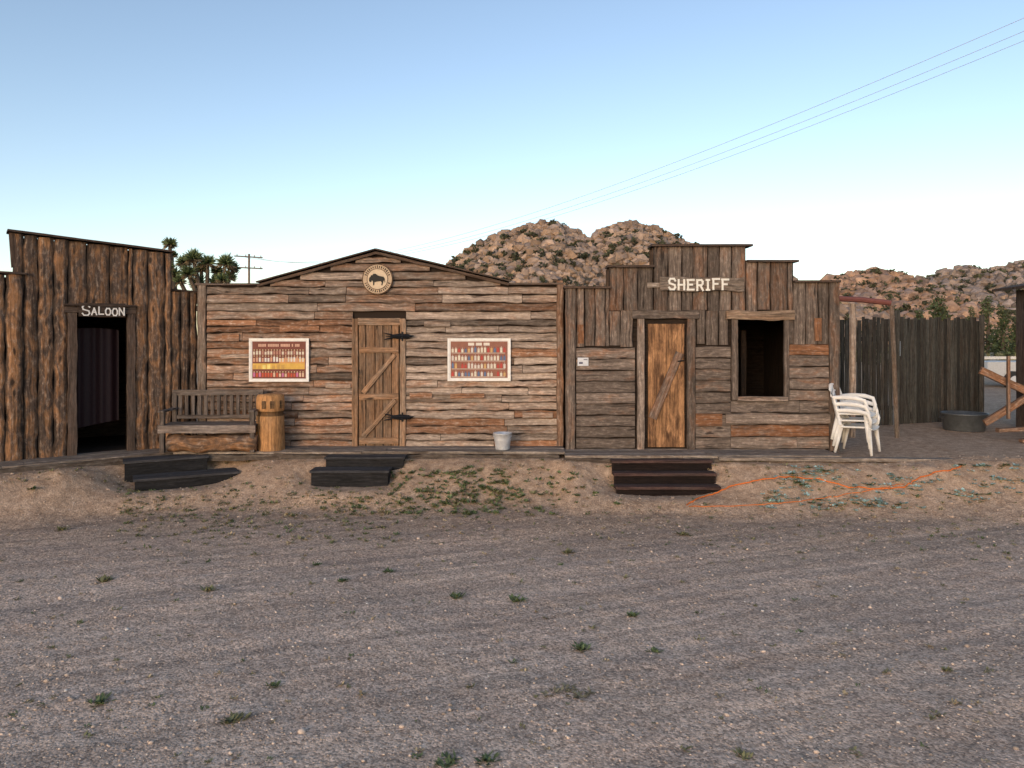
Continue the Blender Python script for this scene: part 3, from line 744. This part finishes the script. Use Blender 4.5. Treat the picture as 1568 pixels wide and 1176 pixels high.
for i,(yf,zt) in enumerate(((10.90,.57),(10.68,.42),(10.46,.27))):
    board(mb,Vector((xa,yf,zt-.04)),VX,VY,VZ,xb-xa,.115,.04,w=.3,b=1.0,jit=.003)
    board(mb,Vector((xa,yf+.12,zt-.04)),VX,VY,VZ,xb-xa,.1,.04,w=.8,b=.9,jit=.003)
    board(mb,Vector((xa+.03,yf+.05,zt-.24)),VX,VZ,NF,xb-xa-.06,.195,.02,w=.5,b=.08)
for x in (xa,xb-.04):
    for yf,zt in ((10.90,.57),(10.68,.42),(10.46,.27)):
        board(mb,Vector((x+.005,yf+.03,zt-.30)),VY,VZ,VX,.24,.255,.03,w=.5,b=.3)
mb.build('treads_and_stringers',[w_maroon],e)
# ------------------------------------------------------------------ BENCH
be=empty('wooden_bench'); mb=MB()
bd=Vector((1,.05,0)).normalized(); bn=Vector((bd.y,-bd.x,0))
o=Vector((X(248,11.35),11.28,DZ)); BL=X(388,11.3)-X(248,11.35)
def bp(s,f,z): return o+bd*s-bn*f+VZ*z
for k in range(4): board(mb,bp(0,.12*k+.11,.395),bd,bn,VZ,BL,.11,.03,w=.8,b=U(.5,.7),jit=.003)
board(mb,bp(-.02,.0,.30),bd,VZ,bn,BL+.04,.12,.03,w=.9,b=1.2,jit=.006)
for s in (0,BL-.07):
    board(mb,bp(s,.04,0),VZ,bd,bn,.64,.07,.06,w=.8,b=.5); board(mb,bp(s,.52,0),VZ,bd,bn,.88,.07,.06,w=.8,b=.45)
    board(mb,bp(s-.01,.56,.62),bn,bd,VZ,.62,.09,.03,w=.8,b=.7)
board(mb,bp(0,.5,.84),bd,VZ,bn,BL,.09,.035,w=.8,b=.65,jit=.003); board(mb,bp(0,.5,.47),bd,VZ,bn,BL,.06,.035,w=.8,b=.6)
n=13
for k in range(n): board(mb,bp(.09+(BL-.22)*k/(n-1),.5,.52),VZ,bd,bn,.33,.055,.022,w=.8,b=U(.45,.7))
mb.build('frame_and_slats',[w_bench],be)
mb=MB(); tube(mb,[bp(s,.08+.01*math.sin(s*9),.13+.012*math.sin(s*7)) for s in np.linspace(.1,BL+.02,14)],[.13+.012*math.sin(i*1.7) for i in range(14)],12,(.45,.55,.5))
mb.build('log_under_seat',[w_sal],be,True)
# ------------------------------------------------------------------ LOG STUMP, BUCKET
mb=MB(); c=(X(414,11.6),11.62,DZ)
r=.212
lathe(mb,c,[(r*1.05,0),(r*1.04,.1),(r,.3),(r*.98,.54),(r*.9,.555),(r*.9,.60),(r*.99,.615),(r*1.0,.75),(r*.97,.84),(r*.90,.865),(r*.5,.875),(.001,.878)],28,
  [(.1,.5,.5)]*3+[(.3,.1,.5)]*3+[(.0,.58,.5)]*5,wobr=.022)
for a in (-1.9,-1.3,-.6):
    q=Vector((c[0]+r*math.cos(a),c[1]+r*math.sin(a),c[2]+.66)); board(mb,q,Vector((-math.sin(a),math.cos(a),0)),VZ,Vector((math.cos(a),math.sin(a),0)),.06,.12,.008,w=1,b=.12)
mb.build('carved_log_stump',[w_log],None,True)
bu=empty('metal_bucket'); mb=MB(); c=(X(769.5,11.6),11.6,DZ)
lathe(mb,c,[(.001,.01),(.105,.008),(.107,0),(.112,.02),(.128,.15),(.130,.155),(.130,.165),(.141,.25),(.147,.256),(.147,.268),(.137,.266),(.10,.03),(.001,.03)],30,[(.62,.64,.68)]*13)
mb.build('pail',[m_galv],bu,True); mb=MB()
tube(mb,[(c[0]+.148*math.cos(t),c[1]-.149*math.sin(t)*.55-.0,c[2]+.25-.12*math.sin(t)) for t in np.linspace(0,math.pi,14)],.004,6,(.35,.36,.38)); mb.build('handle',[m_galv],bu)
# ------------------------------------------------------------------ PLASTIC CHAIRS
def chair(px,py,pz,rot,sc=1.1):
    e=empty('plastic_chair'); mb=MB(); W=(.74,.73,.71)
    def leg(x0,y0,z0,x1,y1,z1): tube(mb,[(x0,y0,z0),((x0+x1)/2,(y0+y1)/2,(z0+z1)/2),(x1,y1,z1)],[.034,.028,.020],8,W,.7)
    leg(-.22,-.2,.43,-.27,-.25,0); leg(.22,-.2,.43,.27,-.25,0); leg(-.2,.18,.43,-.25,.27,0); leg(.2,.18,.43,.25,.27,0)
    nx,ny=9,8
    def sp(i,j,dz=0):
        x=-.24+.48*i/nx; y=-.24+.46*j/ny; return (x*(1-.1*j/ny),y,.43-.025*math.cos((i/nx-.5)*3.1)-.02*j/ny+(.0 if j else -.025)+dz)
    for i in range(nx):
        for j in range(ny):
            mb.poly([sp(i,j),sp(i+1,j),sp(i+1,j+1),sp(i,j+1)],W); mb.poly([sp(i,j,-.012),sp(i+1,j,-.012),sp(i+1,j+1,-.012),sp(i,j+1,-.012)],W)
    tube(mb,[sp(i,0,-.015) for i in range(nx+1)],.016,6,W)
    for i in (0,nx): tube(mb,[sp(i,j,-.015) for j in range(ny+1)],.016,6,W)
    arch=[(-.22,.2,.42),(-.24,.25,.62),(-.22,.29,.76),(-.14,.31,.83),(0,.32,.85),(.14,.31,.83),(.22,.29,.76),(.24,.25,.62),(.22,.2,.42)]
    tube(mb,arch,[.028,.028,.03,.032,.034,.032,.03,.028,.028],8,W,.6)
    for x in (-.15,-.075,0,.075,.15): tube(mb,[(x*.9,.205,.41),(x,.25,.6),(x,.305,.83)],.019,6,W,.35,ref=VY)
    tube(mb,[(-.235,.27,.66),(0,.285,.68),(.235,.27,.66)],.02,6,W,.6)
    for s in (-1,1):
        tube(mb,[(s*.235,.26,.64),(s*.275,.1,.655),(s*.285,-.08,.65),(s*.28,-.2,.62),(s*.26,-.235,.52),(s*.235,-.22,.42)],[.026,.034,.034,.03,.026,.026],8,W,.5,ref=VX)
    M=Matrix.Translation((px,py,pz))@Matrix.Rotation(rot,4,'Z')@Matrix.Scale(sc,4)
    mb.v=[tuple(M@Vector(p)) for p in mb.v]
    mb.build('moulded_shell',[m_white],e,True)
cx,cy=X(1316,11.5),11.55
for i in range(3): chair(cx-.02*i,cy+.012*i,DZ-.03+.10*i,math.radians(52),1.02)
# ------------------------------------------------------------------ FENCE & RIGHT-HAND THINGS
fe=empty('picket_fence'); mb=MB()
def pick(p0,p1,ht,wd=.085):
    A=(p1-p0); L=A.length; A.normalize(); N=Vector((A.y,-A.x,0)); s=0
    while s<L-.03:
        w_=wd*U(.75,1.25); q=p0+A*s; q.z=.5
        board(mb,q,VZ,A+VZ*U(-.01,.01),N,ht+U(-.06,.03),w_*.84,.022,w=U(.3,1.1),b=U(.2,.85),jit=.006,step=.3); s+=w_
    for zz in (.9,2.3):
        q=p0.copy(); q.z=zz; board(mb,q-N*.06,A,VZ,N,L,.09,.05,w=.5,b=.4)
f0=Vector((X(1281,14.9),14.9,0)); f1=Vector((X(1368,15.0),15.0,0)); f2=Vector((X(1374,15.15),15.15,0)); f3=Vector((X(1497,15.9),15.9,0))
pick(f0,f1,2.28); pick(f2,f3,2.28)
for p,h in ((f1+VX*.03,2.42),(f3+VX*.03,2.36)): tube(mb,[(p.x,p.y-.08,.4),(p.x+.01,p.y-.08,.5+h)],.05,8,(.6,.7,.5))
mb.build('pickets',[w_fence],fe)
mb=MB(); cbox(mb,Vector((X(1373,15),14.98,Z(545,15))),VX,VZ,NF,.05,.3,.03,(.35,.42,.5)); mb.build('gate_latch',[m_paint])
gp=empty('gate_frame'); mb=MB()
x=X(1305,13.5); tube(mb,[(x,13.5,.5),(x+.01,13.5,Z(466,13.5))],.06,8,(1.0,.65,.5)); 
x2=X(1361,13.3); tube(mb,[(x2+.1,13.2,.5),(x2,13.2,2.95)],.04,8,(.9,.2,.5)); mb.build('posts',[w_mid],gp)
mb=MB(); tube(mb,[(X(1278,13.4),13.4,Z(457,13.4)),(X(1320,13.3),13.3,Z(459,13.3)),(X(1364,13.2),13.2,Z(464,13.2))],.05,8,(.17,.06,.05)); mb.build('crossbar',[m_paint],gp)
tb=empty('stock_tub'); mb=MB(); c=(X(1476,14.2),14.2,.60)
lathe(mb,c,[(.001,.01),(.34,.0),(.35,.02),(.385,.30),(.405,.31),(.405,.335),(.375,.335),(.33,.06),(.001,.06)],32,[(.10,.11,.12)]*9)
mb.build('shell',[m_galv],tb,True); mb=MB()
for s in (-1,1): tube(mb,[(c[0]+s*.40,c[1]-.07,c[2]+.27),(c[0]+s*.45,c[1]-.05,c[2]+.24),(c[0]+s*.45,c[1]+.05,c[2]+.24),(c[0]+s*.40,c[1]+.07,c[2]+.27)],.01,6,(.05,.05,.05))
mb.build('handles',[m_galv],tb)
tr=empty('timber_trestle'); mb=MB(); g=13.0
plank(mb,P(1500,567,g),P(1600,612,g),.13,.05,w=0,b=.42,jit=.006)
plank(mb,P(1503,647,g)+NF*.06,P(1600,588,g)+NF*.06,.12,.05,w=.0,b=.42,jit=.006)
plank(mb,P(1536,545,g)+NF*.12,P(1536,640,g)+NF*.12,.05,.04,w=.3,b=.35)
plank(mb,P(1500,567,g+1),P(1600,612,g+1),.13,.05,w=0,b=.4,jit=.006)
plank(mb,P(1507,655,g)+NF*.3,P(1600,651,g)+NF*.3,.07,.1,w=.3,b=.35,jit=.006)
plank(mb,P(1530,668,g)+NF*.5,P(1600,664,g)+NF*.5,.06,.1,w=.2,b=.4,jit=.006)
mb.build('beams',[w_mid],tr)
sd=empty('wooden_shed'); mb=MB(); x0=9.92
for k in range(13):
    board(mb,Vector((x0,12.5+k*.155,.45)),VZ,VY,-VX,2.85,.15,.03,w=U(.4,1),b=U(.25,.5),jit=.006)
for k in range(10):
    board(mb,Vector((x0+.03+k*.16,12.5,.45)),VZ,VX,NF,2.85,.155,.03,w=U(.4,1),b=U(.3,.45),jit=.006)
board(mb,Vector((x0+.04,14.5,.45)),VX,VZ,VY,1.6,2.8,.03,b=.3)
mb.build('walls',[w_dark],sd); mb=MB()
A=Vector((1,0,.2)).normalized(); board(mb,Vector((x0-.38,12.2,3.33)),A,Vector((0,1,-.02)).normalized(),VZ,2.3,2.5,.05,w=.5,b=.5); mb.build('roof',[w_dark],sd)
# ------------------------------------------------------------------ distant things at right
def tree(u,vt,vb,d,wpx,col=(.07,.092,.038),n=90):
    e=empty('juniper_tree'); mb=MB(); x=X(u,d); zt=Z(vt,d); zb=.4; r=wpx*d/K/2
    tube(mb,[(x,d,zb),(x+.1,d,zb+(zt-zb)*.5),(x,d,zt-.4)],[.22,.15,.05],7,(.10,.07,.05)); mb.build('trunk',[m_paint],e)
    h=zt-zb; C=[];Q=[]
    for k in range(12):
        t=k/11; rr=r*(.8-.4*t)*U(.7,1.1); a=U(0,6.3)
        C.append((x+math.cos(a)*r*.55*(1-t*.8),d+math.sin(a)*r*.5*(1-t),zb+h*(.15+.8*t)-rr*.3)); Q.append(rr)
    leafcloud('foliage',np.array(C),np.array(Q),n,np.repeat(np.array([col])*U(.8,1.3),12,0),[m_leaf],e,.2,1.0)
for a in ((1440,453,500,62,56),(1408,474,505,70,36),(1512,452,512,75,34),(1535,470,512,68,38),(1556,482,515,60,30),(1486,468,510,85,30),(1575,450,515,72,40)): tree(*a)
k=220; dd=45+90*np.random.rand(k); uu=1270+480*np.random.rand(k)
leafcloud('desert_scrub',np.stack([(uu-784)*dd/K,dd,dd*0+.7],1),.3+.6*np.random.rand(k),30,np.repeat(np.array([[.13,.13,.065]]),k,0),[m_leaf],None,.3,.6)
rf=empty('white_rail_fence'); mb=MB()
for k in range(9): cbox(mb,Vector((X(1495,34)+k*2.2,34,.4)),VX,VZ,NF,.12,1.15,.12,(.62,.6,.56))
for z in (.85,1.35): cbox(mb,Vector((X(1490,34),33.86,z)),VX,VZ,NF,20,.13,.05,(.62,.6,.56))
mb.build('rails',[m_paint],rf)
tl=empty('utility_trailer'); mb=MB(); d=26; x0=X(1512,d)
cbox(mb,Vector((x0,d,.95)),VX,VZ,VY,2.6,.55,1.5,(.55,.54,.52)); cbox(mb,Vector((x0-.9,d+.7,.95)),VX,VZ,VY,.9,.08,.1,(.2,.2,.2))
for xx in (x0+.9,x0+1.8):
    n=18; ring=[Vector((xx+.36*math.cos(6.283*k/n),d-.12,.82+.36*math.sin(6.283*k/n))) for k in range(n)]
    for rr,cc,of in ((1,(.03,.03,.03),0),(.55,(.6,.6,.6),-.01)):
        pts=[Vector((xx+(p.x-xx)*rr,p.y+of,.82+(p.z-.82)*rr)) for p in ring]; mb.poly(pts,cc)
        for k in range(n): mb.poly([pts[k],pts[(k+1)%n],pts[(k+1)%n]+VY*.12,pts[k]+VY*.12],cc)
mb.build('body',[m_paint],tl)
# ------------------------------------------------------------------ JOSHUA TREES
def joshua(heads,d,base_u):
    e=empty('joshua_tree'); mb=MB(); lf=MB(); bx=X(base_u,d)
    fork=Vector((bx,d,Z(445,d)-.6))
    tube(mb,[(bx-.1,d,.4),(bx,d,1.4),tuple(fork)],[.2,.17,.13],9,(.12,.09,.07))
    for (u,v,r) in heads:
        y=d+U(-.4,.4); c=P(u,v,y); mid=(fork+c)/2+Vector((U(-.1,.1),0,-.25))
        tube(mb,[tuple(fork),tuple(mid),tuple(c)],[.09,.07,.045],8,(.12,.09,.065))
        ax=(c-mid).normalized()*.5+VZ*.7; ax.normalize(); r=1.2*r*d/K
        for i in range(240):
            q=Vector((random.gauss(0,1),random.gauss(0,1),random.gauss(0,1))).normalized()
            dd=q.dot(ax); 
            if dd<-.65: continue
            L=r*U(.7,1.12); s=q.cross(Vector((U(-1,1),U(-1,1),U(-1,1)))).normalized()*.023
            b0=c+q*r*.1; g=U(.6,1.4)
            col=(.15*g,.19*g,.085*g) if dd>-.2 else (.24*g,.185*g,.11*g)
            lf.poly([b0-s,b0+s,b0+q*L*.6+s*.8,b0+q*L,b0+q*L*.6-s*.8],col)
        for i in range(90):
            t=U(.35,.97); p=mid.lerp(c,t); q=Vector((U(-1,1),U(-1,1),U(-1.3,-.2))).normalized(); s=q.cross(VZ).normalized()*.022; g=U(.6,1.2)
            lf.poly([p-s,p+s,p+q*r*.55],(.22*g,.17*g,.11*g))
    mb.build('trunk_and_limbs',[m_rock],e); lf.build('leaf_rosettes',[m_leaf],e)
joshua([(260,374,10),(264,391,7),(268,420,10),(258,408,8)],21,262)
joshua([(282,402,11),(296,396,13),(318,403,12),(288,419,12),(346,403,13),(333,416,9),(357,411,9),(352,424,10),(305,434,12),(330,432,10),(276,430,9),(308,412,9),(340,428,9)],20,318)
# ------------------------------------------------------------------ UTILITY POLES & WIRES
def pole(x,y,top,name='utility_pole'):
    e=empty(name); mb=MB(); tube(mb,[(x,y,0),(x,y,top)],[.13,.10],9,(.5,.6,.5))
    A=Vector((.818,.575,0))
    for z in (top-.35,top-1.4):
        board(mb,Vector((x,y,z))-A*1.3+Vector((0,-.15,0)),A,VZ,Vector((A.y,-A.x,0)),2.6,.11,.1,w=.5,b=.6)
    mb.build('pole_and_crossarms',[w_deck],e); mb=MB()
    for z in (top-.22,top-1.27):
        for k in (-1.1,-.3,.5,1.1): p=Vector((x,y,z))+A*k; tube(mb,[tuple(p),tuple(p+VZ*.16)],[.05,.03],6,(.3,.25,.2))
    mb.build('insulators',[m_paint],e)
pole(-24.9,70,10.2); pole(-24.9+37*1.2,70-52.7*1.2,12.4)
pl=empty('power_lines'); mb=MB()
for dl,dz in ((0,0),(.75,.0),(1.25,-.03)):
    pts=[]
    for i in range(70):
        t=1.2*i/69; x=-24.9+37*t+.818*(dl-.5*(1-t)); y=70-52.7*t+.575*dl; z=9.9-9.5*t*(1-t)+dz
        pts.append((x,y,z))
    tube(mb,pts,[.012-.006*min(i/58,1) for i in range(70)],5,(.36,.36,.38),cap=False)
mb.build('wires',[m_paint],pl)
# ------------------------------------------------------------------ WEEDS, SCRAPS, CORD
DDs=np.arange(3.5,14,.03)
def gp_(u,v):
    xx=(u-784)*DDs/K; hit=np.nonzero(H(xx,DDs)>=CH-(v-HV)*DDs/K)[0]
    if len(hit): return float(xx[hit[0]]),float(DDs[hit[0]])
    return X(u,12),12
mb=MB()
def tuft(x,y,r,n,col,up=.6,wd=1.0):
    z=Hs(x,y)
    for i in range(n):
        a=U(0,6.283); rr=r*U(.0,.6); p=Vector((x+math.cos(a)*rr,y+math.sin(a)*rr,z-.002)); b=U(0,6.283)
        q=Vector((math.cos(b),math.sin(b),up*U(.3,1.6))).normalized(); L=r*U(.35,.8); s=q.cross(VZ).normalized()*r*U(.06,.16)*wd
        g=U(.55,1.3); c=(col[0]*g,col[1]*g,col[2]*g)
        m=p+q*L*.55; mb.poly([p,m-s,p+q*L,m+s],c)
GR=(.12,.155,.065); OL=(.20,.19,.09); DRY=(.40,.31,.18)
for (u,v,r,c) in ((595,876,.07,GR),(792,921,.09,GR),(525,891,.06,GR),(700,915,.08,GR),(968,943,.07,GR),(890,994,.09,GR),(1003,998,.06,GR),(357,1106,.09,OL),(150,1081,.08,GR),(420,1053,.06,GR),(747,1166,.07,GR),(685,1169,.08,GR),(485,865,.06,GR),(160,890,.1,OL),(50,751,.09,GR),(95,812,.09,OL),(1450,1030,.05,OL),(1140,1160,.06,OL),(1045,820,.09,OL),(320,905,.08,OL),(870,848,.09,OL)):
    x,y=gp_(u,v); tuft(x,y,r*1.15,46,c)
for i in range(10):
    x,y=gp_(840+U(0,60),1062+U(-8,10)); tuft(x,y,.08,10,(.26,.22,.13),.3)
for i in range(210):
    x,y=gp_(U(0,1568),U(775,1170)); tuft(x,y,U(.025,.06),14,random.choice([GR,OL,DRY,OL]))
for i in range(300):
    u=random.gauss(720,85); v=U(718,790); x,y=gp_(u,v); tuft(x,y,U(.05,.10),16,random.choice([GR,GR,OL,(.17,.21,.09)]),.8,1.5)
for i in range(460):
    u=U(180,620); v=random.gauss(785,26); x,y=gp_(u,max(v,742)); tuft(x,y,U(.03,.085),12,random.choice([OL,OL,DRY,GR]),.8,1.2)
for i in range(300):
    u=U(620,1568); v=random.gauss(798,28); x,y=gp_(u,max(v,730)); tuft(x,y,U(.03,.07),12,random.choice([OL,DRY,GR]),.7)
for i in range(220):
    u=U(0,1400); v=U(700,745); x,y=gp_(u,max(v,707)); tuft(x,y,U(.03,.08),9,random.choice([DRY,OL]),.9)
mb.build('weeds',[m_leaf])
mb=MB(); TE=(.36,.50,.46)
for i in range(260):
    ci=random.choice([(1185,765,14,6),(1215,735,20,9),(1300,745,40,10),(1340,768,30,7),(1400,738,40,9),(1250,772,26,6),(1480,760,20,8),(1530,740,26,8),(1240,725,24,6),(1500,715,40,5)])
    x,y=gp_(random.gauss(ci[0],ci[2]),max(714,random.gauss(ci[1],ci[3]))); tuft(x,y,U(.05,.11),16,TE if R()<.8 else GR,.4,1.7)
mb.build('pale_sagebrush',[m_leaf])
mb=MB()
cord=[(1052,776),(1068,765),(1095,758),(1120,746),(1160,738),(1210,732),(1255,738),(1300,748),(1345,752),(1385,748),(1405,735),(1430,728),(1455,722),(1476,714)]
pts=[]
for i in range(len(cord)-1):
    for k in range(6):
        t=k/6; u=cord[i][0]*(1-t)+cord[i+1][0]*t; v=cord[i][1]*(1-t)+cord[i+1][1]*t; x,y=gp_(u,v); pts.append((x,y,Hs(x,y)+.014))
tube(mb,pts,.009,6,(.70,.17,.03)); 
pts=[]
for t in np.linspace(0,1,30):
    u=1055+t*330; v=778+10*math.sin(t*3.1)-t*36; x,y=gp_(u,v); pts.append((x,y,Hs(x,y)+.010))
tube(mb,pts,.006,6,(.65,.19,.05)); mb.build('extension_cord',[m_paint],None,True)
# ------------------------------------------------------------------ world, sun, camera
w=bpy.data.worlds.new('World'); scene.world=w; w.use_nodes=True; nt=w.node_tree; nt.nodes.clear()
out=nt.nodes.new('ShaderNodeOutputWorld'); bg=nt.nodes.new('ShaderNodeBackground'); sk=nt.nodes.new('ShaderNodeTexSky')
sk.sky_type='NISHITA'; sk.sun_disc=False; SE=math.radians(12); SR=math.radians(205)
sk.sun_elevation=SE; sk.sun_rotation=SR; sk.air_density=1.0; sk.dust_density=2.0; sk.ozone_density=1.3; sk.altitude=1000
T=NT(nt); tint=T.mix(1.0,sk.outputs[0],(1.06,.965,.91),'MULTIPLY')
nt.links.new(tint,bg.inputs[0]); nt.links.new(bg.outputs[0],out.inputs[0]); bg.inputs[1].default_value=.28
sl=bpy.data.lights.new('sun','SUN'); sl.energy=.75; sl.angle=math.radians(20); sl.color=(1,.84,.70)
so=bpy.data.objects.new('sun',sl); scene.collection.objects.link(so)
sdv=Vector((math.sin(SR)*math.cos(SE),math.cos(SR)*math.cos(SE),math.sin(SE)))
so.rotation_euler=sdv.to_track_quat('Z','Y').to_euler()
cam=bpy.data.cameras.new('camera'); cam.sensor_width=36; cam.lens=36*K/1568; cam.shift_y=-(588-HV)/1568; cam.clip_end=20000; cam.clip_start=.05
co=bpy.data.objects.new('camera',cam); co.location=(0,0,CH); co.rotation_euler=(math.radians(90),0,0); scene.collection.objects.link(co); scene.camera=co
scene.view_settings.view_transform='Standard'; scene.view_settings.look='None'; scene.view_settings.exposure=0
